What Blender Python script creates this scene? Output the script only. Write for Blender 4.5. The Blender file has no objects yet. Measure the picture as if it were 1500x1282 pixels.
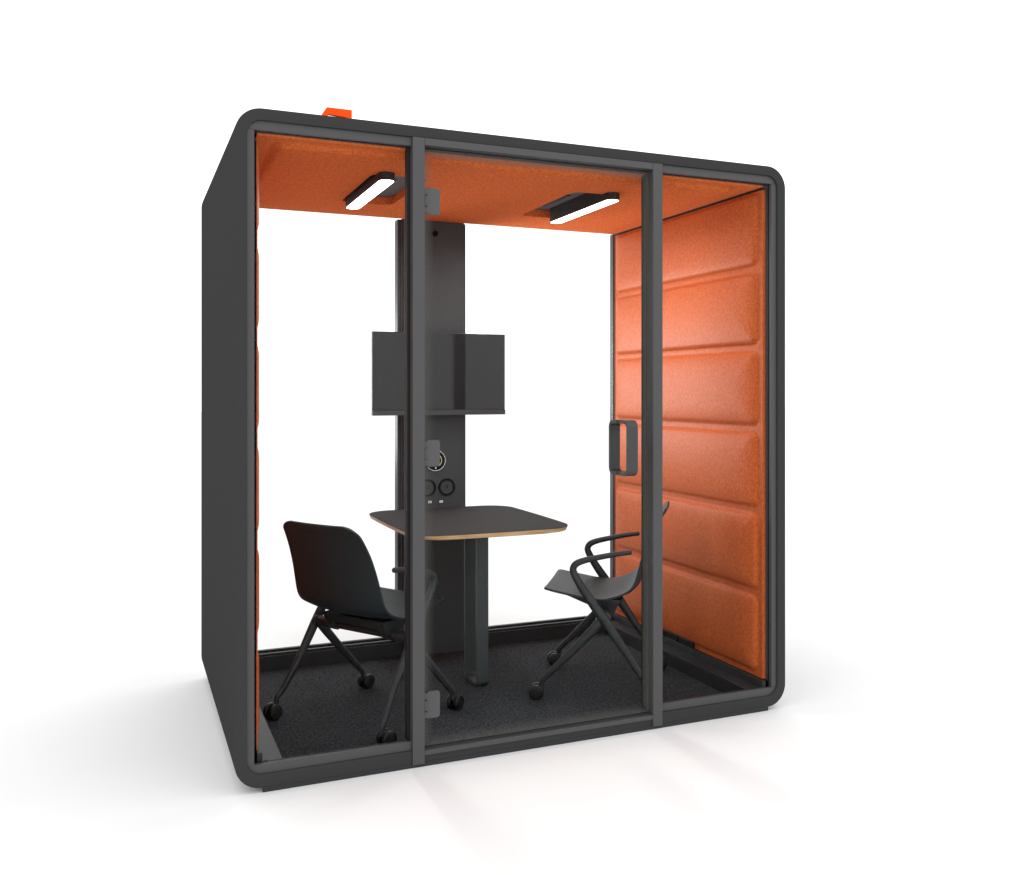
import bpy, bmesh, math, random
from mathutils import Vector, Matrix
random.seed(4)
PI = math.pi
sc = bpy.context.scene
COL = sc.collection
W, D, H = 2.2613, 1.40, 2.30
ZF = 0.02                                   # top of the carpet

# ------------------------------------------------------------------ materials
def mat(name, color, rough=.5, spec=.3, metal=0., coat=0.):
    m = bpy.data.materials.new(name); m.use_nodes = True
    b = m.node_tree.nodes['Principled BSDF']
    b.inputs['Base Color'].default_value = (*color, 1)
    b.inputs['Roughness'].default_value = rough
    b.inputs['Specular IOR Level'].default_value = spec
    b.inputs['Metallic'].default_value = metal
    b.inputs['Coat Weight'].default_value = coat
    return m
def nodes(m):
    return m.node_tree.nodes, m.node_tree.links, m.node_tree.nodes['Principled BSDF']
def add_grain(m, color, scale, amount, bump=0., dist=.001, detail=2., rough_var=0.):
    """fine speckle in colour plus bump, in object space"""
    N, L, b = nodes(m)
    tc = N.new('ShaderNodeTexCoord')
    no = N.new('ShaderNodeTexNoise'); no.inputs['Scale'].default_value = scale; no.inputs['Detail'].default_value = detail
    L.new(tc.outputs['Object'], no.inputs['Vector'])
    r = N.new('ShaderNodeValToRGB')
    lo = tuple(max(0, c*(1-amount)) for c in color); hi = tuple(min(1, c*(1+amount)) for c in color)
    r.color_ramp.elements[0].position = .32; r.color_ramp.elements[1].position = .68
    r.color_ramp.elements[0].color = (*lo, 1); r.color_ramp.elements[1].color = (*hi, 1)
    L.new(no.outputs['Fac'], r.inputs['Fac']); L.new(r.outputs['Color'], b.inputs['Base Color'])
    if bump:
        bp = N.new('ShaderNodeBump'); bp.inputs['Strength'].default_value = bump; bp.inputs['Distance'].default_value = dist
        L.new(no.outputs['Fac'], bp.inputs['Height']); L.new(bp.outputs['Normal'], b.inputs['Normal'])
    return m

ORANGE = (.66, .150, .040)
M = {}
M['shell'] = add_grain(mat('matte_charcoal_paint', (.03,.03,.03), 1., .0), (.039,.039,.0395), 900, .06, .05, .0002)
M['frame'] = add_grain(mat('grey_powder_coated_frame', (.05,.05,.052), .55, .3), (.056,.0565,.0585), 1200, .12, .06, .0002)
M['gasket'] = mat('black_rubber_gasket', (.008,.008,.009), .6, .25)
M['dark'] = add_grain(mat('dark_inner_metal', (.02,.02,.022), .5, .3), (.021,.0215,.023), 900, .12)
M['column'] = add_grain(mat('column_laminate', (.045,.045,.046), .5, .3), (.046,.051,.054), 700, .05, .0, .0002)
M['plastic'] = add_grain(mat('black_plastic', (.016,.016,.016), .5, .22), (.0170,.0245,.0280), 700, .10, .10, .0003)
M['tube'] = add_grain(mat('black_powder_coated_tube', (.018,.018,.018), .46, .32), (.0210,.0235,.0255), 1500, .12, .06, .0002)
M['rubber'] = mat('caster_rubber', (.008,.008,.008), .45, .4)
M['knob'] = mat('black_satin_plastic', (.005,.005,.005), .5, .15)
M['hinge'] = add_grain(mat('hinge_metal', (.09,.09,.092), .5, .3), (.068,.0685,.071), 900, .08)
M['handle'] = add_grain(mat('handle_metal', (.045,.045,.046), .45, .35), (.036,.036,.037), 900, .1)
M['top'] = add_grain(mat('black_table_laminate', (.04,.04,.04), .8, .03), (.044,.0455,.0465), 900, .06)
M['plate'] = mat('grey_recess_plate', (.15,.15,.152), .9, .04)
M['silver'] = mat('silver_ring', (.6,.6,.6), .25, .5, 1.)
M['brass'] = mat('gauge_arc', (.55,.5,.3), .4)
M['white'] = mat('white_plastic', (.8,.8,.8), .4)
M['bracket'] = mat('vivid_orange_paint', (.95,.075,.0), .5, .1)
M['screen'] = mat('screen_glass', (.022,.0225,.0235), .035, .28)
M['bezel'] = mat('screen_bezel', (.035,.035,.036), .35, .4)

def fabric(name, rough, spec, sheen, ORANGE=ORANGE):
    m = mat(name, ORANGE, rough, spec)
    N, L, b = nodes(m)
    b.inputs['Sheen Weight'].default_value = sheen
    b.inputs['Sheen Roughness'].default_value = .45
    b.inputs['Sheen Tint'].default_value = (1, .55, .38, 1)
    tc = N.new('ShaderNodeTexCoord')
    n1 = N.new('ShaderNodeTexNoise'); n1.inputs['Scale'].default_value = 210; n1.inputs['Detail'].default_value = 4; n1.inputs['Roughness'].default_value = .7
    n2 = N.new('ShaderNodeTexNoise'); n2.inputs['Scale'].default_value = 90; n2.inputs['Detail'].default_value = 2
    for n in (n1, n2): L.new(tc.outputs['Object'], n.inputs['Vector'])
    mx = N.new('ShaderNodeMix'); mx.data_type = 'FLOAT'; mx.inputs['Factor'].default_value = .35
    L.new(n1.outputs['Fac'], mx.inputs['A']); L.new(n2.outputs['Fac'], mx.inputs['B'])
    r = N.new('ShaderNodeValToRGB')
    r.color_ramp.elements[0].position = .36; r.color_ramp.elements[1].position = .64
    r.color_ramp.elements[0].color = (ORANGE[0]*.74, ORANGE[1]*.68, ORANGE[2]*.62, 1)
    r.color_ramp.elements[1].color = (min(.9, ORANGE[0]*1.26), ORANGE[1]*1.40, ORANGE[2]*1.55, 1)
    L.new(mx.outputs['Result'], r.inputs['Fac']); L.new(r.outputs['Color'], b.inputs['Base Color'])
    bp = N.new('ShaderNodeBump'); bp.inputs['Strength'].default_value = .35; bp.inputs['Distance'].default_value = .0015
    L.new(mx.outputs['Result'], bp.inputs['Height']); L.new(bp.outputs['Normal'], b.inputs['Normal'])
    return m
M['fabric'] = fabric('orange_fabric_darkened', .42, .08, .0, (.46, .096, .026))  # padding fabric, base darkened so the wall's ends fall into shade
M['fabric_light'] = fabric('orange_fabric_lightened', 1., .03, .03)  # same fabric, lighter and matte to stand in for light on the ceiling

def carpet():
    m = mat('charcoal_carpet', (.03,.03,.032), 1., .05)
    N, L, b = nodes(m)
    tc = N.new('ShaderNodeTexCoord')
    mp = N.new('ShaderNodeMapping'); mp.inputs['Rotation'].default_value = (0, 0, .3)
    mp.inputs['Scale'].default_value = (1, 2.2, 1)
    L.new(tc.outputs['Object'], mp.inputs['Vector'])
    n1 = N.new('ShaderNodeTexNoise'); n1.inputs['Scale'].default_value = 92; n1.inputs['Detail'].default_value = 4; n1.inputs['Roughness'].default_value = .7
    L.new(mp.outputs['Vector'], n1.inputs['Vector'])
    r = N.new('ShaderNodeValToRGB')
    r.color_ramp.elements[0].position = .36; r.color_ramp.elements[1].position = .66
    r.color_ramp.elements[0].color = (.009,.0103,.012,1); r.color_ramp.elements[1].color = (.076,.083,.092,1)
    L.new(n1.outputs['Fac'], r.inputs['Fac']); L.new(r.outputs['Color'], b.inputs['Base Color'])
    bp = N.new('ShaderNodeBump'); bp.inputs['Strength'].default_value = .8; bp.inputs['Distance'].default_value = .003
    L.new(n1.outputs['Fac'], bp.inputs['Height']); L.new(bp.outputs['Normal'], b.inputs['Normal'])
    return m
M['carpet'] = carpet()

def wood():
    m = mat('oak_plywood_edge', (.5,.33,.2), .5, .3)
    N, L, b = nodes(m)
    tc = N.new('ShaderNodeTexCoord')
    mp = N.new('ShaderNodeMapping'); mp.inputs['Scale'].default_value = (6, 6, 260)
    n1 = N.new('ShaderNodeTexNoise'); n1.inputs['Scale'].default_value = 1.5; n1.inputs['Detail'].default_value = 3
    L.new(tc.outputs['Object'], mp.inputs['Vector']); L.new(mp.outputs['Vector'], n1.inputs['Vector'])
    r = N.new('ShaderNodeValToRGB')
    r.color_ramp.elements[0].position = .35; r.color_ramp.elements[1].position = .65
    r.color_ramp.elements[0].color = (.38,.22,.105,1); r.color_ramp.elements[1].color = (.66,.44,.245,1)
    L.new(n1.outputs['Fac'], r.inputs['Fac']); L.new(r.outputs['Color'], b.inputs['Base Color'])
    return m
M['wood'] = wood()

def glass(name, tint):
    m = bpy.data.materials.new(name); m.use_nodes = True
    N, L = m.node_tree.nodes, m.node_tree.links
    N.remove(N['Principled BSDF']); out = N['Material Output']
    tr = N.new('ShaderNodeBsdfTransparent'); tr.inputs['Color'].default_value = (*tint, 1)
    gl = N.new('ShaderNodeBsdfGlossy'); gl.inputs['Roughness'].default_value = .0; gl.inputs['Color'].default_value = (.9,.9,.9,1)
    fr = N.new('ShaderNodeFresnel'); fr.inputs['IOR'].default_value = 1.03     # index set very low: faint reflections, less noise
    mx = N.new('ShaderNodeMixShader')
    L.new(fr.outputs['Fac'], mx.inputs['Fac']); L.new(tr.outputs['BSDF'], mx.inputs[1]); L.new(gl.outputs['BSDF'], mx.inputs[2])
    L.new(mx.outputs['Shader'], out.inputs['Surface'])
    return m
M['glass'] = glass('clear_glass', (.985,.99,.988))

def frit():
    """printed dot band: grey dots on clear glass, thinning towards the middle of the pane (uv.y: 0 outer edge, 1 inner edge; uv.x, in metres, along)"""
    m = bpy.data.materials.new('printed_dot_band'); m.use_nodes = True
    N, L = m.node_tree.nodes, m.node_tree.links
    b = N['Principled BSDF']; out = N['Material Output']
    b.inputs['Base Color'].default_value = (.10,.102,.092,1); b.inputs['Roughness'].default_value = .7
    b.inputs['Specular IOR Level'].default_value = .1
    tc = N.new('ShaderNodeTexCoord'); sp = N.new('ShaderNodeSeparateXYZ')
    L.new(tc.outputs['Object'], sp.inputs[0])
    def math_(op, a, b_=None, c=None):
        n = N.new('ShaderNodeMath'); n.operation = op
        for i, v in enumerate((a, b_, c)):
            if v is None: continue
            if isinstance(v, (int, float)): n.inputs[i].default_value = v
            else: L.new(v, n.inputs[i])
        return n.outputs[0]
    P = .0085
    x = math_('DIVIDE', sp.outputs['X'], P); z = math_('DIVIDE', sp.outputs['Z'], P)
    u = math_('ADD', x, z); v = math_('SUBTRACT', x, z)           # diagonal lattice
    fu = math_('SUBTRACT', math_('FRACT', u), .5); fv = math_('SUBTRACT', math_('FRACT', v), .5)
    d = math_('SQRT', math_('ADD', math_('MULTIPLY', fu, fu), math_('MULTIPLY', fv, fv)))
    uv = N.new('ShaderNodeUVMap'); su = N.new('ShaderNodeSeparateXYZ'); L.new(uv.outputs['UV'], su.inputs[0])
    rad = math_('SUBTRACT', .46, math_('MULTIPLY', su.outputs['Y'], .36))
    cov = math_('LESS_THAN', d, rad)
    tr = N.new('ShaderNodeBsdfTransparent'); mx = N.new('ShaderNodeMixShader')
    L.new(cov, mx.inputs['Fac']); L.new(tr.outputs['BSDF'], mx.inputs[1]); L.new(b.outputs['BSDF'], mx.inputs[2])
    L.new(mx.outputs['Shader'], out.inputs['Surface'])
    return m
M['frit'] = frit()

def emit(name, color, s):
    m = bpy.data.materials.new(name); m.use_nodes = True
    N, L = m.node_tree.nodes, m.node_tree.links
    N.remove(N['Principled BSDF']); e = N.new('ShaderNodeEmission')
    e.inputs['Color'].default_value = (*color, 1); e.inputs['Strength'].default_value = s
    L.new(e.outputs[0], N['Material Output'].inputs['Surface']); return m
M['lamp'] = emit('lit_diffuser', (1, .98, .96), 6.0)

# ------------------------------------------------------------------ mesh helpers
def obj(name, bm, m, parent=None, smooth=0, label=None):
    bmesh.ops.recalc_face_normals(bm, faces=bm.faces)
    me = bpy.data.meshes.new(name); bm.to_mesh(me); bm.free()
    for mm in (m if isinstance(m, (list, tuple)) else [m]): me.materials.append(mm)
    if smooth:
        for p in me.polygons: p.use_smooth = True
        me.set_sharp_from_angle(angle=math.radians(smooth))
    o = bpy.data.objects.new(name, me); COL.objects.link(o)
    if parent is not None: o.parent = parent
    if label: o['label'] = label
    return o
def empty(name, loc=(0,0,0), rz=0):
    o = bpy.data.objects.new(name, None); COL.objects.link(o)
    o.empty_display_size = .1; o.location = loc; o.rotation_euler = (0,0,rz); return o
def box(bm, x0, x1, y0, y1, z0, z1, bev=0., seg=2):
    r = bmesh.ops.create_cube(bm, size=1)
    for v in r['verts']:
        v.co = Vector((x0+(v.co.x+.5)*(x1-x0), y0+(v.co.y+.5)*(y1-y0), z0+(v.co.z+.5)*(z1-z0)))
    if bev:
        es = {e for v in r['verts'] for e in v.link_edges}
        bmesh.ops.bevel(bm, geom=list(es), offset=bev, segments=seg, profile=.5, affect='EDGES')
def rrect(x0, x1, z0, z1, r, n=10):
    if not isinstance(r, (tuple, list)): r = (r,)*4
    pts = []
    for (cx, cz, a0, rr) in ((x1, z1, 0, r[0]), (x0, z1, 90, r[1]), (x0, z0, 180, r[2]), (x1, z0, 270, r[3])):
        sx = -1 if cx == x1 else 1; sz = -1 if cz == z1 else 1
        ox, oz = cx+sx*rr, cz+sz*rr
        for k in range(n+1):
            a = math.radians(a0+90*k/n); pts.append((ox+rr*math.cos(a), oz+rr*math.sin(a)))
    return pts
def prism(bm, pts, f, d0, d1, bev=0., seg=2):
    """pts: 2-D outline, f(u,v,d)->xyz; closed solid between depths d0 and d1"""
    A = [bm.verts.new(f(u, v, d0)) for u, v in pts]; B = [bm.verts.new(f(u, v, d1)) for u, v in pts]
    n = len(pts); fs = [bm.faces.new(A), bm.faces.new(B[::-1])]
    for i in range(n): fs.append(bm.faces.new((A[i], B[i], B[(i+1) % n], A[(i+1) % n])))
    if bev:
        es = set()
        for ff in fs[:2]: es |= set(ff.edges)
        bmesh.ops.bevel(bm, geom=list(es), offset=bev, segments=seg, profile=.5, affect='EDGES')
def ring(bm, outer, inner, f, d0, d1):
    n = len(outer)
    V = [[bm.verts.new(f(u, v, d)) for u, v in L] for L in (outer, inner) for d in (d0, d1)]
    o0, o1, i0, i1 = V
    for i in range(n):
        j = (i+1) % n
        for q in ((o0[i], o0[j], i0[j], i0[i]), (o1[i], i1[i], i1[j], o1[j]), (o0[i], o1[i], o1[j], o0[j]), (i0[i], i0[j], i1[j], i1[i])):
            try: bm.faces.new(q)
            except ValueError: pass
XZ = lambda u, v, d: (u, d, v)
XY = lambda u, v, d: (u, v, d)
YZ = lambda u, v, d: (d, u, v)
def cyl(bm, c, axis, r, h, n=32, bev=0., r2=None):
    """cylinder centred at c along axis"""
    m = Vector((0,0,1)).rotation_difference(Vector(axis)).to_matrix().to_4x4(); m.translation = Vector(c)
    q = bmesh.ops.create_cone(bm, cap_ends=True, segments=n, radius1=r, radius2=r if r2 is None else r2, depth=h, matrix=m)
    if bev:
        es = {e for v in q['verts'] for e in v.link_edges if len([f for f in e.link_faces if len(f.verts) == n]) == 1}
        bmesh.ops.bevel(bm, geom=list(es), offset=bev, segments=3, profile=.5, affect='EDGES')
def catmull(P, n=8):
    P = [Vector(p) for p in P]; Q = [P[0]*2-P[1]] + P + [P[-1]*2-P[-2]]; out = []
    for i in range(1, len(Q)-2):
        a, b, c, d = Q[i-1:i+3]
        for k in range(n):
            t = k/n
            out.append(.5*((2*b)+(c-a)*t+(2*a-5*b+4*c-d)*t*t+(3*b-a-3*c+d)*t**3))
    out.append(P[-1].copy()); return out
def tube(bm, pts, rads, n=16, flat=1.0, nsub=8, lat=Vector((0,1,0))):
    """swept round tube: pts with one radius each; flat squeezes it along the sideways axis"""
    C = catmull(pts, nsub); R = [v.x for v in catmull([(r, 0, 0) for r in rads], nsub)]
    rings = []
    for i, p in enumerate(C):
        t = (C[min(i+1, len(C)-1)]-C[max(i-1, 0)]).normalized()
        s = (lat-t*lat.dot(t)).normalized(); u = t.cross(s)
        rings.append([bm.verts.new(p+(s*math.cos(2*PI*k/n)*flat+u*math.sin(2*PI*k/n))*R[i]) for k in range(n)])
    for a, b in zip(rings, rings[1:]):
        for k in range(n): bm.faces.new((a[k], a[(k+1) % n], b[(k+1) % n], b[k]))
    for a, sg in ((rings[0], -1), (rings[-1], 1)):
        c = sum((v.co for v in a), Vector())/n
        t = (C[1]-C[0]).normalized() if sg < 0 else (C[-1]-C[-2]).normalized()
        in_ = [bm.verts.new(c+(v.co-c)*.65+t*sg*R[0 if sg < 0 else -1]*.5) for v in a]
        for k in range(n): bm.faces.new((a[k], a[(k+1) % n], in_[(k+1) % n], in_[k]))
        bm.faces.new(in_)

# ------------------------------------------------------------------ the surface it stands on
gm = add_grain(mat('white_studio_floor', (.9,.9,.9), .9, .05), (.715,.715,.715), 3, .006)
bm = bmesh.new()
bmesh.ops.create_grid(bm, x_segments=1, y_segments=1, size=60)
g = obj('floor', bm, gm); g['kind'] = 'structure'

# ------------------------------------------------------------------ the booth
booth = empty('office_booth', (0, 0, 0))
booth['label'] = 'charcoal glass fronted meeting booth with rounded corners and orange padded lining'
booth['category'] = 'office booth'

T = .04; Z0 = .0165
bm = bmesh.new()
RC = .010
ring(bm, rrect(0, W, Z0, H, .09, 16), rrect(T, W-T, Z0+.0006, H-T, .05, 16), XZ, RC, D)
box(bm, .092, W-.092, RC+.0004, .0270, Z0+.0008, Z0+.0453)
# front rim, left open where the door sill sits
def arc(cx, cz, r, a0, a1, n=16): return [(cx+r*math.cos(math.radians(a0+(a1-a0)*k/n)), cz+r*math.sin(math.radians(a0+(a1-a0)*k/n))) for k in range(n+1)]
zi = Z0+.0455; DL, DR = .613, 1.651
outer = [(DL, Z0)] + arc(.09, Z0+.09, .09, 270, 180) + arc(.09, H-.09, .09, 180, 90) + arc(W-.09, H-.09, .09, 90, 0) + arc(W-.09, Z0+.09, .09, 0, -90) + [(DR, Z0)]
inner = [(DL, zi)] + arc(T+.05, zi+.05, .05, 270, 180) + arc(T+.05, H-T-.05, .05, 180, 90) + arc(W-T-.05, H-T-.05, .05, 90, 0) + arc(W-T-.05, zi+.05, .05, 0, -90) + [(DR, zi)]
n = len(outer)
o0 = [bm.verts.new((x, 0, z)) for x, z in outer]; o1 = [bm.verts.new((x, RC, z)) for x, z in outer]
i0 = [bm.verts.new((x, 0, z)) for x, z in inner]; i1 = [bm.verts.new((x, RC, z)) for x, z in inner]
for i in range(n-1):
    bm.faces.new((o0[i], o0[i+1], i0[i+1], i0[i])); bm.faces.new((o0[i], o1[i], o1[i+1], o0[i+1])); bm.faces.new((i0[i], i0[i+1], i1[i+1], i1[i]))
for e in (0, n-1): bm.faces.new((o0[e], i0[e], i1[e], o1[e]))
bmesh.ops.remove_doubles(bm, verts=bm.verts, dist=.0002)
es = [e for e in bm.edges if all(abs(v.co.y) < 1e-5 for v in e.verts) and len(e.link_faces) == 2 and e.calc_face_angle(0) > .8]
bmesh.ops.bevel(bm, geom=es, offset=.0022, segments=3, profile=.5, affect='EDGES')
obj('shell', bm, M['shell'], booth, 18)

bm = bmesh.new()                                                   # recessed plinth under the shell
box(bm, .092, W-.088, .002, D-.06, 0.0005, Z0-.0003)
obj('plinth', bm, M['dark'], booth)

# glazing frames of the two side lights (mitred bars, rounded outer corners, deep reveal)
fx0, fx1, fz0, fz1 = T, W-T, zi, H-T
ax0, ax1, az0, az1 = .0645, W-.0645, .0925, 2.229
FY0, FY1 = .010, .072
def side_frame(x0, x1, left):
    bm = bmesh.new()
    r = .049
    # top bar
    def piece(pts, y0, y1): prism(bm, pts, XZ, y0, y1, .0012, 2)
    at = math.degrees(math.asin((az1-(fz1-r))/r)); ab = math.degrees(math.asin(((fz0+r)-az0)/r))
    fl = lambda pts: pts if left else [(W-x, z) for x, z in pts][::-1]
    xc = PL0 if left else W-PR1
    e_ = .0004
    piece(fl([(xc, az1+e_), (xc, fz1)] + arc(fx0+r, fz1-r, r, 90, 180-at, 8)), FY0, .028)
    piece(fl([(ax0, az1-e_)] + arc(fx0+r, fz1-r, r, 180-at, 180, 6) + arc(fx0+r, fz0+r, r, 180, 180+ab, 6) + [(ax0, az0+e_)]), FY0, .028)
    piece(fl(arc(fx0+r, fz0+r, r, 180+ab, 270, 8) + [(xc, fz0), (xc, az0-e_)]), FY0, .026)
    for (a_, b_, c_, d_) in ((xc, ax0-.020, az1, fz1-.002), (ax0, ax0-.020, az0+.02, az1-e_)):
        x0_, x1_ = sorted((a_, b_)) if left else sorted((W-a_, W-b_))
        box(bm, x0_, x1_, .034, .072, c_, d_, .0008)
    return obj('window_frame', bm, M['frame'], booth, 18)
PL0, PL1, PR0, PR1 = .613, .6575, 1.6075, 1.651
wf = [side_frame(T, PL0, True), side_frame(PR1, W-T, False)]
for f_, (a, b) in zip(wf, ((ax0, PL0-.003), (PR1+.003, ax1))):
    bm = bmesh.new(); box(bm, a, b, .058, .066, .074, az1+.002)
    obj('glass_pane', bm, M['glass'], f_)
    bm = bmesh.new()                                                # dark rubber line round the pane
    g_ = .0085
    box(bm, a-.006, a+.0025, .0285, .0335, az0, az1-.001); box(bm, b-.0025, b+.006, .0285, .0335, az0, az1-.001)
    box(bm, a+.0025, b-.0025, .0285, .0335, az1-.0025, az1+.006); box(bm, a+g_, b-g_, .0275, .0395, .060, az0-.001)
    box(bm, (PL0-.0115 if a < 1 else PR1+.0008), (PL0-.0008 if a < 1 else PR1+.0115), .028, .0575, az0, az1-.003)
    obj('gasket', bm, M['gasket'], f_)

# door posts and door
for (a, b) in ((PL0, PL1), (PR0, PR1)):
    bm = bmesh.new(); box(bm, a, b, -.004, .070, .012, H-T-.001, .0014)
    obj('door_post', bm, M['frame'], booth, 18)
bm = bmesh.new()
box(bm, PL1+.0005, PR0-.0005, -.003, .060, 2.2335, H-T-.001, .0012)
obj('door_header', bm, M['frame'], booth, 18)
bm = bmesh.new(); box(bm, PL1+.0005, PR0-.0005, -.003, .022, .0415, .0575, .0012)
obj('door_threshold', bm, M['frame'], booth, 18)
bm = bmesh.new(); box(bm, PL1, PR0, .0035, .055, .0085, .0412)
obj('door_sill', bm, M['dark'], booth)
door = empty('door'); door.parent = booth
GY = .028
bm = bmesh.new(); box(bm, PL1+.002, PR0-.002, GY, GY+.008, .060, 2.229)
obj('glass_pane', bm, M['glass'], door)
bm = bmesh.new(); uvl = bm.loops.layers.uv.new('UVMap')
fa, fb, fc, fd = PL1+.003, PR0-.003, .061, 2.228
tl, tr_, tt, tb = .040, .028, .030, .040
yf = GY-.0008
def fq(v, uvs):
    f = bm.faces.new([bm.verts.new((x, yf, z)) for x, z in v])
    for l, w_ in zip(f.loops, uvs): l[uvl].uv = (0, w_)
fq([(fa, fc), (fa+tl, fc+tb), (fa+tl, fd-tt), (fa, fd)], (0, 1, 1, 0))
fq([(fb, fd), (fb-tr_, fd-tt), (fb-tr_, fc+tb), (fb, fc)], (0, .55, .55, 0))
fq([(fa, fd), (fa+tl, fd-tt), (fb-tr_, fd-tt), (fb, fd)], (0, .4, .4, 0))
fq([(fa, fc), (fb, fc), (fb-tr_, fc+tb), (fa+tl, fc+tb)], (0, 0, 1, 1))
obj('dot_band', bm, M['frit'], door)
bm = bmesh.new()                                                    # slim dark door stop behind the pane
box(bm, PL1+.0005, PL1+.008, GY+.012, .075, .045, 2.233); box(bm, PR0-.008, PR0-.0005, GY+.012, .075, .045, 2.233)
box(bm, PL1+.008, PR0-.008, GY+.012, .075, 2.224, 2.233)
box(bm, PL1+.0085, PR0-.0085, .0232, .0274, .0416, .0640)  # strip added before the pane to hide a bright reflection on its edge
obj('door_stop_and_edge_cover', bm, M['gasket'], door)
for z in (2.037, 1.124, .214):
    bm = bmesh.new()
    prism(bm, rrect(.6745, .7205, z-.048, z+.048, (.010, .0015, .0015, .010), 6), XZ, .014, .0225, .0008)
    box(bm, .6585, .6735, .010, .0225, z-.044, z+.044, .0008)
    hg = obj('hinge', bm, M['hinge'], door, 18)
    bm = bmesh.new()
    box(bm, .6592, .6612, .006, .0098, z-.021, z+.021); 
    box(bm, .6612, .6715, .006, .0098, z+.0196, z+.021); box(bm, .6612, .6715, .006, .0098, z-.021, z-.0196)
    obj('hinge_slot', bm, M['gasket'], hg)
# D handle through the glass
bm = bmesh.new()
def u_loop(ye, yo, t, x0, x1):
    sgn = 1 if yo > ye else -1
    def half(r, z0, z1, y):
        p = [(ye, z1), (y-sgn*r, z1)]+[(y-sgn*r+sgn*r*math.sin(PI/2*k/8), z1-r+r*math.cos(PI/2*k/8)) for k in range(1, 9)]
        return p+[(y-sgn*r+sgn*r*math.cos(PI/2*k/8), z0+r-r*math.sin(PI/2*k/8)) for k in range(0, 9)]+[(ye, z0)]
    prism(bm, half(.030, 1.0165, 1.2355, yo)+half(.019, 1.0165+t, 1.2355-t, yo-sgn*t)[::-1], YZ, x0, x1)
u_loop(GY-.0015, -.050, .014, 1.466, 1.510)
u_loop(GY+.0095, .106, .014, 1.466, 1.510)
es = [e for e in bm.edges if len(e.link_faces) == 2 and e.calc_face_angle(0) > 1.2]
bmesh.ops.bevel(bm, geom=es, offset=.0012, segments=2, profile=.5, affect='EDGES')
hd = obj('door_handle', bm, M['handle'], door, 18)

# ------------------------------------------------------------------ interior
bm = bmesh.new()
KX = .165
box(bm, KX, W-KX, .030, 1.315, .0174, ZF)
obj('carpet', bm, M['carpet'], booth)
bm = bmesh.new()
box(bm, .078, KX-.0005, .030, 1.3145, .0174, .085, .001); box(bm, .078, .096, .045, 1.345, .0855, .118, .001)   # left ledge and upstand
box(bm, .10, .115, .055, .063, .0853, .0870)
obj('floor_ledge', bm, M['dark'], booth, 18)
bm = bmesh.new()
box(bm, W-KX+.0005, W-.070, .030, 1.3145, .0174, .085, .001); box(bm, W-.096, W-.079, .030, 1.345, .0855, .117, .001)
obj('floor_ledge', bm, M['dark'], booth, 18)
bm = bmesh.new()
box(bm, .079, W-.079, 1.3155, 1.372, .0174, .090, .001); box(bm, .079, W-.079, 1.330, 1.346, .0905, .100, .0008); box(bm, .079, W-.079, 1.372, 1.392, .0905, .106, .0008)
obj('rear_rail', bm, M['dark'], booth, 18)
random.seed(2)

def smooth01(t): t = max(0., min(1., t)); return t*t*(3-2*t)
def rr_sdf(u, v, a0, a1, b0, b1, r):
    cx, cz = (a0+a1)/2, (b0+b1)/2
    qx, qz = abs(u-cx)-(a1-a0)/2+r, abs(v-cz)-(b1-b0)/2+r
    return -(math.hypot(max(qx, 0), max(qz, 0))+min(max(qx, qz), 0)-r)      # >0 inside
def cushion(cells, u0, u1, v0, v1, step, f, steep=.013, d1=.010, d2=.015, soft=.045, thick=.018):
    nu, nv = int(round((u1-u0)/step)), int(round((v1-v0)/step))
    bm = bmesh.new(); G = []
    for i in range(nu+1):
        u = u0+(u1-u0)*i/nu; row = []
        for j in range(nv+1):
            v = v0+(v1-v0)*j/nv; h = 0
            for c in cells:
                s = rr_sdf(u, v, *c)
                if s > 0:
                    h = d1*smooth01(s/steep)**.8+d2*(1-math.exp(-s/soft)); break
                elif s > -.006: h = -.0022*smooth01(1+s/.006)
            row.append(bm.verts.new(f(u, v, h)))
        G.append(row)
    for i in range(nu):
        for j in range(nv): bm.faces.new((G[i][j], G[i+1][j], G[i+1][j+1], G[i][j+1]))
    # back and sides
    B = [G[i][0] for i in range(nu+1)]+[G[nu][j] for j in range(1, nv+1)]+[G[i][nv] for i in range(nu-1, -1, -1)]+[G[0][j] for j in range(nv-1, 0, -1)]
    K = []
    for v_ in B:
        # the matching back vertex sits `thick` behind the flat face
        K.append(None)
    idx = [(i, 0) for i in range(nu+1)]+[(nu, j) for j in range(1, nv+1)]+[(i, nv) for i in range(nu-1, -1, -1)]+[(0, j) for j in range(nv-1, 0, -1)]
    K = [bm.verts.new(f(u0+(u1-u0)*i/nu, v0+(v1-v0)*j/nv, -thick)) for i, j in idx]
    n = len(B)
    for k in range(n): bm.faces.new((B[k], B[(k+1) % n], K[(k+1) % n], K[k]))
    bm.faces.new(K[::-1])
    return bm
seams = [2.206, 1.877, 1.538, 1.1875, .834, .482, .142]
gap = .015
cells = [(.083, 1.322, seams[k+1]+(gap if k < 5 else 0), seams[k]-(gap if k else 0), .03) for k in range(6)]
PT = 2.211
bm = cushion(cells, .052, 1.349, .119, PT, .0068, lambda u, v, h: (W-.079-h, u, v))
obj('wall_padding', bm, M['fabric'], booth, 60)
bm = cushion(cells, .074, 1.349, .119, PT, .011, lambda u, v, h: (.084+h*.8, u, v), steep=.05, soft=.09, thick=.005)
obj('wall_padding', bm, M['fabric'], booth, 60)
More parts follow.
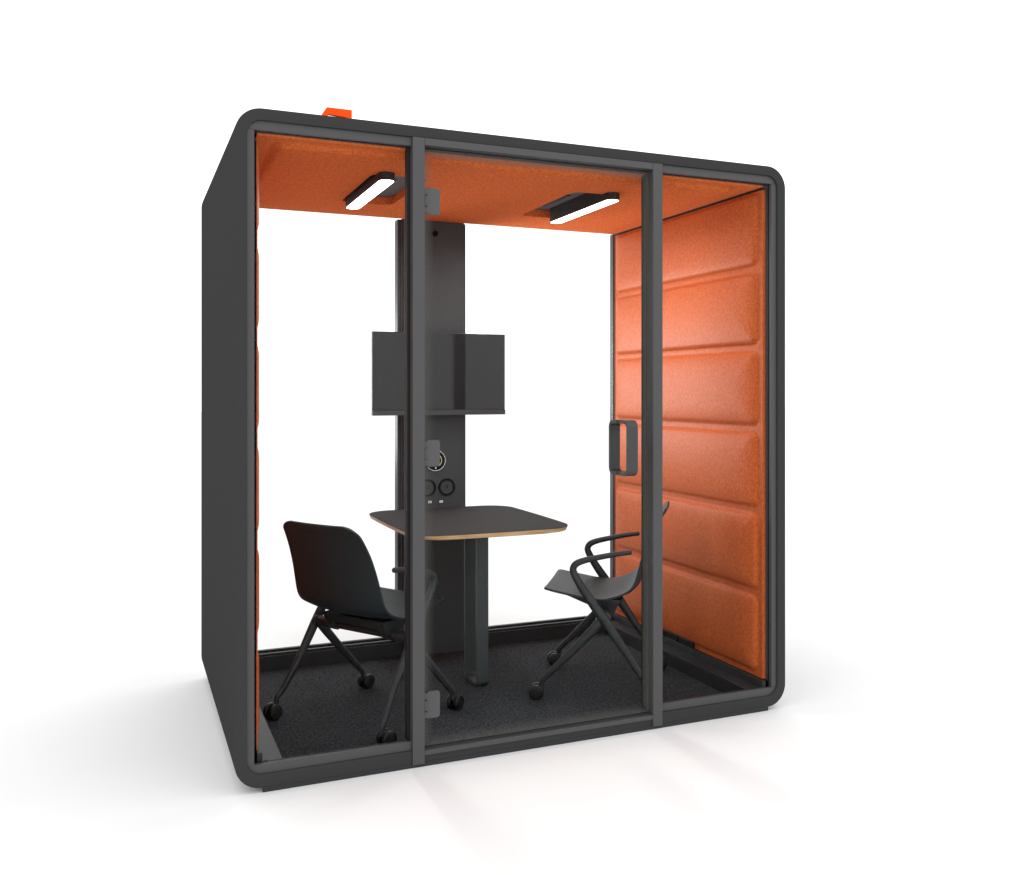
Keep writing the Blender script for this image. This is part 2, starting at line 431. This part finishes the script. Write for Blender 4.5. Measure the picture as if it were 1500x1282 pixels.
# ceiling padding with two recesses
CZ = 2.222
bm = cushion([(.155, 2.085, .105, 1.285, .05)], .079, W-.079, .050, 1.352, .012, lambda u, v, h: (u, v, CZ-h), steep=.014, d1=.015, d2=.005, soft=.06, thick=.04)
ceil = obj('ceiling_padding', bm, M['fabric_light'], booth, 60)
OPEN = ((.562, .795, .372, .950), (1.437, 1.668, .360, .948))
for k, (a, b, c, d) in enumerate(OPEN):
    cb = bmesh.new(); prism(cb, rrect(a, b, c, d, .045, 8), XY, 2.15, 2.30)
    cut = obj('cutter', cb, M['gasket'])
    md = ceil.modifiers.new('b', 'BOOLEAN'); md.operation = 'DIFFERENCE'; md.object = cut; md.solver = 'EXACT'
    dg = bpy.context.evaluated_depsgraph_get(); dg.update()
    me = bpy.data.meshes.new_from_object(ceil.evaluated_get(dg)); ceil.modifiers.clear(); ceil.data = me
    bpy.data.objects.remove(cut)
ceil.data.name = 'ceiling_padding'
bm = bmesh.new()
box(bm, .0405, W-.0405, .0725, 1.392, 2.2625, 2.2628)               # roof liner above the padding
box(bm, .0405, .0772, .0805, 1.392, .066, 2.262); box(bm, W-.0602, W-.0405, .0805, 1.392, .066, 2.262)
obj('inner_lining', bm, M['gasket'], booth)

LZ = 2.170
for (a, b, c, d), (lx0, lx1, ly0, ly1), (s0, s1), side in ((OPEN[0], (.577, .642, .312, .945), (.690, .712), 'left'), (OPEN[1], (1.572, 1.638, .300, .918), (1.548, 1.570), 'right')):
    lt = empty('ceiling_light'); lt.parent = booth
    bm = bmesh.new(); prism(bm, rrect(a-.004, b+.004, c-.004, d+.004, .045, 8), XY, 2.238, 2.244)
    obj('recess_plate', bm, M['plate'], lt)
    bm = bmesh.new()
    r_ = (lx1-lx0)/2-.001
    prism(bm, rrect(lx0, lx1, ly0, ly1, r_, 10), XY, LZ+.0008, 2.2375, .0006)
    obj('lamp_housing', bm, M['dark'], lt, 18)
    bm = bmesh.new()
    prism(bm, rrect(lx0+.003, lx1-.003, ly0+.003, ly1-.003, r_-.003, 10), XY, LZ, LZ+.0007)
    obj('diffuser', bm, M['lamp'], lt, 18)
    bm = bmesh.new()
    al = bpy.data.lights.new('lamp_glow', 'AREA'); al.shape = 'RECTANGLE'; al.size = lx1-lx0-.024; al.size_y = ly1-ly0-.060; al.energy = 6.5; al.spread = math.radians(168); al.color = (1, .98, .96)
    ao = bpy.data.objects.new('lamp_glow', al); COL.objects.link(ao); ao.parent = lt; ao.location = ((lx0+lx1)/2, (ly0+ly1)/2, LZ-.0012)
    x0_, x1_ = (.700, .720) if side == 'left' else (1.512, 1.532)
    box(bm, x0_, x1_, .58, .85, 2.2352, 2.2378)
    obj('air_slot', bm, M['knob'], lt)

# low vent in the right padding
bm = bmesh.new()
VX = W-.079-.010
box(bm, VX-.006, W-.078, .562, .845, .146, .152, .0006); box(bm, VX-.006, W-.078, .562, .568, .1175, .1455); box(bm, VX-.006, W-.078, .839, .845, .1175, .1455); box(bm, VX-.006, W-.078, .702, .706, .1175, .1455)
vt = obj('floor_vent', bm, M['dark'], booth)
bm = bmesh.new(); box(bm, VX+.000, W-.0782, .5685, .8385, .1178, .1454)
obj('vent_opening', bm, M['knob'], vt)

# rear glazing
for (a, b) in ((.0975, .9400), (1.292, W-.0885)):
    wr = empty('rear_window'); wr.parent = booth
    bm = bmesh.new(); box(bm, a, b, 1.350, 1.358, .0905, 2.2215)
    obj('glass_pane', bm, M['glass'], wr)
    bm = bmesh.new()
    box(bm, (.0812 if a < .5 else b+.0005), (a-.0005 if a < .5 else W-.0812), 1.3495, 1.385, .0905, 2.2215)
    obj('window_frame', bm, M['frame'], wr)
# rear column with media panel
cl = empty('column'); cl.parent = booth
bm = bmesh.new(); box(bm, .9585, 1.2705, 1.285, 1.3125, ZF+.0005, 2.2155, .0015)
obj('column_panel', bm, M['column'], cl, 18)
bm = bmesh.new()
box(bm, .9342, 1.2978, 1.3345, 1.390, .1065, 2.2150, .003)
box(bm, .950, 1.280, 1.3160, 1.3340, .1005, 2.2150, .001)
obj('column_post', bm, M['frame'], cl, 18)
CY = 1.285
bm = bmesh.new(); cyl(bm, (1.1144, CY-.008, 2.144), (0,1,0), .014, .016, 32, .002); cyl(bm, (1.1144, CY-.018, 2.144), (0,1,0), .008, .008, 24)
obj('wall_knob', bm, M['knob'], cl, 40)
bm = bmesh.new(); cyl(bm, (1.1162, CY-.004, .9994), (0,1,0), .0495, .0079, 48, .0015)
obj('thermostat_dial', bm, M['knob'], cl, 40)
bm = bmesh.new()
circ = lambda cx, cz, r, n=64: [(cx+r*math.cos(2*PI*k/n), cz+r*math.sin(2*PI*k/n)) for k in range(n)]
ring(bm, circ(1.1162, .9994, .0525), circ(1.1162, .9994, .0497), XZ, CY-.009, CY-.0002)
obj('dial_ring', bm, M['silver'], cl, 40)
bm = bmesh.new()
pa = arc(1.1162, .9994, .0335, -55, 235, 40); pb = arc(1.1162, .9994, .0295, -55, 235, 40)
for k in range(40):
    bm.faces.new([bm.verts.new((x, CY-.0088, z)) for x, z in (pa[k], pa[k+1], pb[k+1], pb[k])])
obj('gauge_arc', bm, M['brass'], cl)
bm = bmesh.new(); box(bm, 1.113, 1.120, CY-.0092, CY-.008, .9585, .9645)
obj('indicator_dot', bm, M['white'], cl)
for cx_ in (1.0745, 1.1765):
    bm = bmesh.new()
    ring(bm, circ(cx_, .8628, .0445), circ(cx_, .8628, .0335), XZ, CY-.006, CY-.0002)
    cyl(bm, (cx_, CY-.001, .8628), (0,1,0), .0355, .0018, 48)
    so = obj('power_socket', bm, [M['knob']], cl, 40)
    bm = bmesh.new()
    cyl(bm, (cx_, CY-.0028, .8628), (0,1,0), .0330, .0014, 48)
    ring(bm, circ(cx_, .8628, .024), circ(cx_, .8628, .0225), XZ, CY-.0045, CY-.0034)
    obj('socket_face', bm, M['column'], cl, 40)
    bm = bmesh.new(); box(bm, cx_-.006, cx_+.009, CY-.0056, CY-.0036, .8670, .8715); box(bm, cx_-.003, cx_+.006, CY-.0056, CY-.0036, .8580, .8610)
    obj('socket_pin_hole', bm, M['knob'], cl)
for cx_ in (1.0872, 1.147):
    bm = bmesh.new(); prism(bm, rrect(cx_-.0145, cx_+.0145, .7815, .7995, .0085, 8), XZ, CY-.003, CY-.0002)
    obj('usb_port', bm, M['knob'], cl, 40)
    bm = bmesh.new(); prism(bm, rrect(cx_-.0100, cx_+.0095, .7845, .7965, .003, 4), XZ, CY-.0038, CY-.0028)
    obj('port_insert', bm, M['white'], cl)
    bm = bmesh.new(); box(bm, cx_-.0055, cx_+.0045, CY-.0046, CY-.0038, .7885, .7905); box(bm, cx_-.0055, cx_-.0035, CY-.0046, CY-.0038, .7908, .7928)
    obj('port_slot', bm, M['knob'], cl)

# vivid orange bracket on the roof
bm = bmesh.new()
xs = (.308, .415); zt = 2.357; zb = H-.001
out = [(xs[0], zb), (xs[0], 2.331), (xs[0]+.017, zt), (xs[1], zt), (xs[1], 2.328), (xs[1]-.006, 2.321), (xs[1]-.006, zb), (xs[1]-.018, zb), (xs[1]-.018, 2.329), (xs[0]+.020, 2.333), (xs[0]+.020, zb)]
prism(bm, out, XZ, .090, .103, .0012)
rb = obj('roof_bracket', bm, M['bracket'], booth, 18, 'vivid orange bracket standing on the roof near the front edge')

# ------------------------------------------------------------------ monitor
mon = empty('monitor', (1.119, 1.2, 1.436))
mon['label'] = 'blank dark rectangular screen mounted on the rear column above the table'; mon['category'] = 'monitor'
def lbox(name, m, par, x0, x1, y0, y1, z0, z1, bev=.001, sm=18):
    o_ = par.location; bm = bmesh.new(); box(bm, x0-o_.x, x1-o_.x, y0-o_.y, y1-o_.y, z0-o_.z, z1-o_.z, bev)
    return obj(name, bm, m, par, sm)
lbox('housing', M['bezel'], mon, .771, 1.465, 1.2045, 1.232, 1.2305, 1.6400, .002)
lbox('screen', M['screen'], mon, .774, 1.462, 1.2015, 1.2043, 1.2560, 1.6370, .0006)
lbox('chin', M['bezel'], mon, .7712, 1.4648, 1.1995, 1.2044, 1.2306, 1.2545, .001)
lbox('wall_mount', M['dark'], mon, 1.02, 1.22, 1.2322, 1.2848, 1.33, 1.54)

# ------------------------------------------------------------------ table
tb = empty('meeting_table', (1.119, .85, ZF))
tb['label'] = 'black topped table with pale wood edge on a single looped leg against the rear column'; tb['category'] = 'table'
def tabletop(z0, z1, ins0, ins1, m, name):
    bm = bmesh.new()
    def outline(ins):
        pts = []
        hx, y0, y1, r = .364-ins, .416+ins-.85, 1.283-ins-.85, .125
        base = rrect(-hx, hx, y0, y1, r, 14)
        # subdivide the straight runs and let them bow outwards a little
        dense = []
        for i, (a, b) in enumerate(base):
            c, d = base[(i+1) % len(base)]; L_ = math.hypot(c-a, d-b); k = max(1, int(L_/.03))
            for q in range(k): dense.append((a+(c-a)*q/k, b+(d-b)*q/k))
        ym = (y0+y1)/2
        for x, y in dense:
            x += math.copysign(1, x)*.010*(1-((y-ym)/(y1-y0)*2)**2)*(abs(x)/hx) + .010*(y-ym)*abs(x)/hx*math.copysign(1, x)
            if y < ym: y -= .008*(1-(x/hx)**2)*smooth01((ym-y)/(ym-y0))
            pts.append((x, y))
        return pts
    A, B = outline(ins0), outline(ins1)
    va = [bm.verts.new((x, y, z0-ZF)) for x, y in A]; vb = [bm.verts.new((x, y, z1-ZF)) for x, y in B]
    n = len(va)
    for i in range(n): bm.faces.new((va[i], va[(i+1) % n], vb[(i+1) % n], vb[i]))
    bm.faces.new(va[::-1]); bm.faces.new(vb)
    return obj(name, bm, m, tb, 18)
tabletop(.7572, .7600, .0008, .0012, M['top'], 'tabletop')
tabletop(.7405, .7570, .0060, .0, M['wood'], 'wood_edge')
tabletop(.7345, .7403, .030, .0075, M['wood'], 'underside')
bm = bmesh.new()
lx = 1.121-1.119
ring(bm, rrect(.700-.85, .868-.85, 0.001, .718, .030, 8), rrect(.714-.85, .854-.85, .013, .705, .018, 8), YZ, lx, lx+.056)
es = [e for e in bm.edges if len(e.link_faces) == 2 and e.calc_face_angle(0) > 1.2]
bmesh.ops.bevel(bm, geom=es, offset=.001, segments=2, profile=.5, affect='EDGES')
obj('leg', bm, M['column'], tb, 18)
bm = bmesh.new(); cyl(bm, (-.135, -.30, .708), (0,0,1), .018, .012, 24, .002)
obj('underside_knob', bm, M['knob'], tb, 40)

# ------------------------------------------------------------------ chairs
def make_chair():
    r = empty('office_chair')
    # one-piece seat shell: profile in (forward, z) and half width
    prof = [(.215,.462,.215), (.205,.4655,.221), (.165,.4575,.225), (.10,.446,.228), (.03,.434,.230), (-.04,.429,.232), (-.10,.434,.234), (-.145,.447,.236), (-.178,.470,.237), (-.200,.505,.236), (-.216,.560,.232), (-.232,.630,.226), (-.252,.700,.219), (-.280,.765,.209), (-.301,.797,.202), (-.3140,.818,.195)]
    C = catmull([(a, w, z) for a, z, w in prof], 4)
    nv = len(C); nu = 29
    # arc length for the corner rounding
    s = [0]
    for a, b in zip(C, C[1:]): s.append(s[-1]+math.hypot(a.x-b.x, a.z-b.z))
    S = s[-1]
    bm = bmesh.new(); G = []
    for i, c in enumerate(C):
        t = C[min(i+1, nv-1)]-C[max(i-1, 0)]; t = Vector((t.x, 0, t.z)).normalized(); nrm = Vector((t.z, 0, -t.x))   # towards the sitter
        if nrm.z < -.2: nrm = -nrm
        w = c.y
        rt, rf = .055, .022
        if S-s[i] < rt: w -= rt-math.sqrt(max(0, rt*rt-(rt-(S-s[i]))**2))
        if s[i] < rf: w -= rf-math.sqrt(max(0, rf*rf-(rf-s[i])**2))
        f = s[i]/S
        up = .017*smooth01((f-.30)/.18)*(1-.85*smooth01((f-.62)/.38)) + .003
        row = []
        for j in range(nu):
            u = -1+2*j/(nu-1)
            bow = abs(u)**2.4
            crown = 0
            p = Vector((c.x, u*w, c.z))+nrm*up*bow+Vector((0, 0, crown))
            row.append(bm.verts.new(p))
        G.append(row)
    for a, b in zip(G, G[1:]):
        for j in range(nu-1): bm.faces.new((a[j], a[j+1], b[j+1], b[j]))
    so = obj('seat_shell', bm, M['plastic'], r, 80)
    md = so.modifiers.new('t', 'SOLIDIFY'); md.thickness = .009; md.offset = 0
    md = so.modifiers.new('bv', 'BEVEL'); md.width = .003; md.segments = 3; md.limit_method = 'ANGLE'; md.angle_limit = math.radians(50)
    for sg in (-1, 1):
        y = .268*sg
        # armrest that runs down into the rear leg
        bm = bmesh.new()
        tube(bm, [(-.165,y,.648), (-.10,y,.638), (-.01,y,.618), (.035,y,.606), (.066,y,.592), (.079,y,.572), (.074,y,.548), (.045,y,.497), (-.005,y,.425), (-.055,y,.355), (-.110,y,.275), (-.165,y,.195), (-.222,y*1.05,.112), (-.244,y*1.07,.088), (-.249,y*1.07,.070), (-.249,y*1.07,.052)],
             [.010, .0112, .0125, .0135, .0145, .0150, .0158, .018, .0205, .0215, .0195, .0165, .0138, .0125, .0115, .011], 18, .78)
        obj('armrest', bm, M['tube'], r, 60)
        bm = bmesh.new()
        yy = y-.0145*sg
        tube(bm, [(-.070,yy,.372), (-.045,yy,.355), (-.010,yy,.315), (.060,yy,.240), (.130,yy,.168), (.198,yy,.100), (.214,yy,.082), (.219,yy,.066), (.219,yy,.052)],
             [.0185, .0205, .020, .0178, .0155, .0133, .0125, .0115, .011], 18, .75)
        obj('front_leg', bm, M['tube'], r, 60)
        bm = bmesh.new(); cyl(bm, (-.052, y+.0150*sg, .359), (0,1,0), .0085, .005, 28, .001)
        obj('pivot_cap', bm, M['plastic'], r, 40)
    bm = bmesh.new()
    cyl(bm, (-.052, 0, .362), (0,1,0), .0165, .505, 24)
    for sg in (-1, 1): cyl(bm, (-.052, sg*.215, .362), (0,1,0), .0225, .075, 28, .003)
    obj('crossbar', bm, M['tube'], r, 40)
    bm = bmesh.new()                                                # bracket between the seat and the crossbar
    for sg in (-1, 1):
        pts = [(.150,.4445), (.02,.408), (-.020,.350), (-.050,.338), (-.080,.350), (-.100,.390), (-.118,.4225), (-.095,.4235), (-.04,.4200), (.03,.4260), (.09,.4380)]
        prism(bm, pts, lambda u, v, d: (u, d, v), sg*.150-.014, sg*.150+.014, .003)
    prism(bm, [(.165,.4500), (.0,.385), (-.095,.385), (-.118,.4240), (-.04,.4210), (.05,.4300)], lambda u, v, d: (u, d, v), -.165, .165, .002)
    obj('seat_bracket', bm, M['tube'], r, 40)
    for (fx, fy, a) in ((.219,.2535,.0), (.219,-.2535,.1), (-.249,.268*1.07,PI), (-.249,-.268*1.07,-.15)):
        cs = empty('caster', (fx, fy, 0), a); cs.parent = r
        bm = bmesh.new()
        cyl(bm, (0, 0, .060), (0,0,1), .0085, .022, 20); 
        tube(bm, [(-.004,0,.058), (.012,0,.050), (.021,0,.036), (.021,0,.022)], [.0085,.0115,.0125,.010], 14, .9)
        obj('caster_fork', bm, M['tube'], cs, 50)
        for sg in (-1, 1):
            bm = bmesh.new(); cyl(bm, (.021, sg*.0175, .0325), (0,1,0), .0320, .0165, 40, .005)
            obj('wheel', bm, M['rubber'], cs, 40)
    return r
def dup(root, loc, rz):
    n_ = root.copy(); COL.objects.link(n_); n_.location = loc; n_.rotation_euler = (0,0,rz)
    for ch in list(root.children):
        c = ch.copy(); COL.objects.link(c); c.parent = n_
        for g_ in ch.children:
            d_ = g_.copy(); COL.objects.link(d_); d_.parent = c
    return n_
ch = make_chair()
ch.location = (.601, .550, ZF); ch.rotation_euler = (0, 0, math.radians(33))
ch['label'] = 'black plastic chair on casters seen from behind, in the left half of the booth'
ch['category'] = 'chair'; ch['group'] = 'chairs at the meeting table'
ch2 = dup(ch, (1.650, .541, ZF), math.radians(146))
for k_, c_ in enumerate([c_ for c_ in ch2.children if c_.name.startswith('caster')]):
    c_.rotation_euler.z = (.1, .35, PI, PI-.1)[k_]
ch2['label'] = 'black armchair on casters to the right of the table, its seat facing it'

# ------------------------------------------------------------------ camera
F, Y0, YAW = 1364.7147, 573.347, .39689
cam = bpy.data.cameras.new('Camera'); co = bpy.data.objects.new('Camera', cam); COL.objects.link(co)
co.location = (-.34654, -3.20946, 1.34892); co.rotation_euler = (PI/2, 0, -YAW)
cam.sensor_fit = 'HORIZONTAL'; cam.sensor_width = 36
cam.lens = 36*F/1500; cam.shift_x = 0; cam.shift_y = -(641-Y0)/1500
cam.clip_start = .05; cam.clip_end = 500
sc.camera = co

# ------------------------------------------------------------------ light: an even white studio with one added light behind
w = bpy.data.worlds.new('World'); sc.world = w; w.use_nodes = True
w.node_tree.nodes['Background'].inputs['Color'].default_value = (1, 1, 1, 1)
w.node_tree.nodes['Background'].inputs['Strength'].default_value = 1.7
def softbox(name, loc, rot, sx, sy, power):
    l = bpy.data.lights.new(name, 'AREA'); l.shape = 'RECTANGLE'; l.size = sx; l.size_y = sy; l.energy = power; l.spread = math.radians(75)
    o = bpy.data.objects.new(name, l); COL.objects.link(o); o.location = loc; o.rotation_euler = rot; return o
_d = Vector((2.18, .80, 1.78))-Vector((.95, 2.50, 1.38))
softbox('added_rear_softbox', (.95, 2.50, 1.38), _d.to_track_quat('-Z', 'Y').to_euler(), 1.1, .9, 10)      # added light behind the rear glass, puts the highlight on the right padding
sc.view_settings.view_transform = 'Standard'; sc.view_settings.look = 'None'
sc.view_settings.exposure = 0; sc.view_settings.gamma = 1
sc.cycles.caustics_reflective = False; sc.cycles.caustics_refractive = False
sc.cycles.use_adaptive_sampling = False
sc.cycles.use_denoising = True; sc.cycles.denoiser = 'OPENIMAGEDENOISE'; sc.cycles.denoising_input_passes = 'RGB_ALBEDO_NORMAL'; sc.cycles.denoising_prefilter = 'ACCURATE'
sc.cycles.max_bounces = 12; sc.cycles.transparent_max_bounces = 24
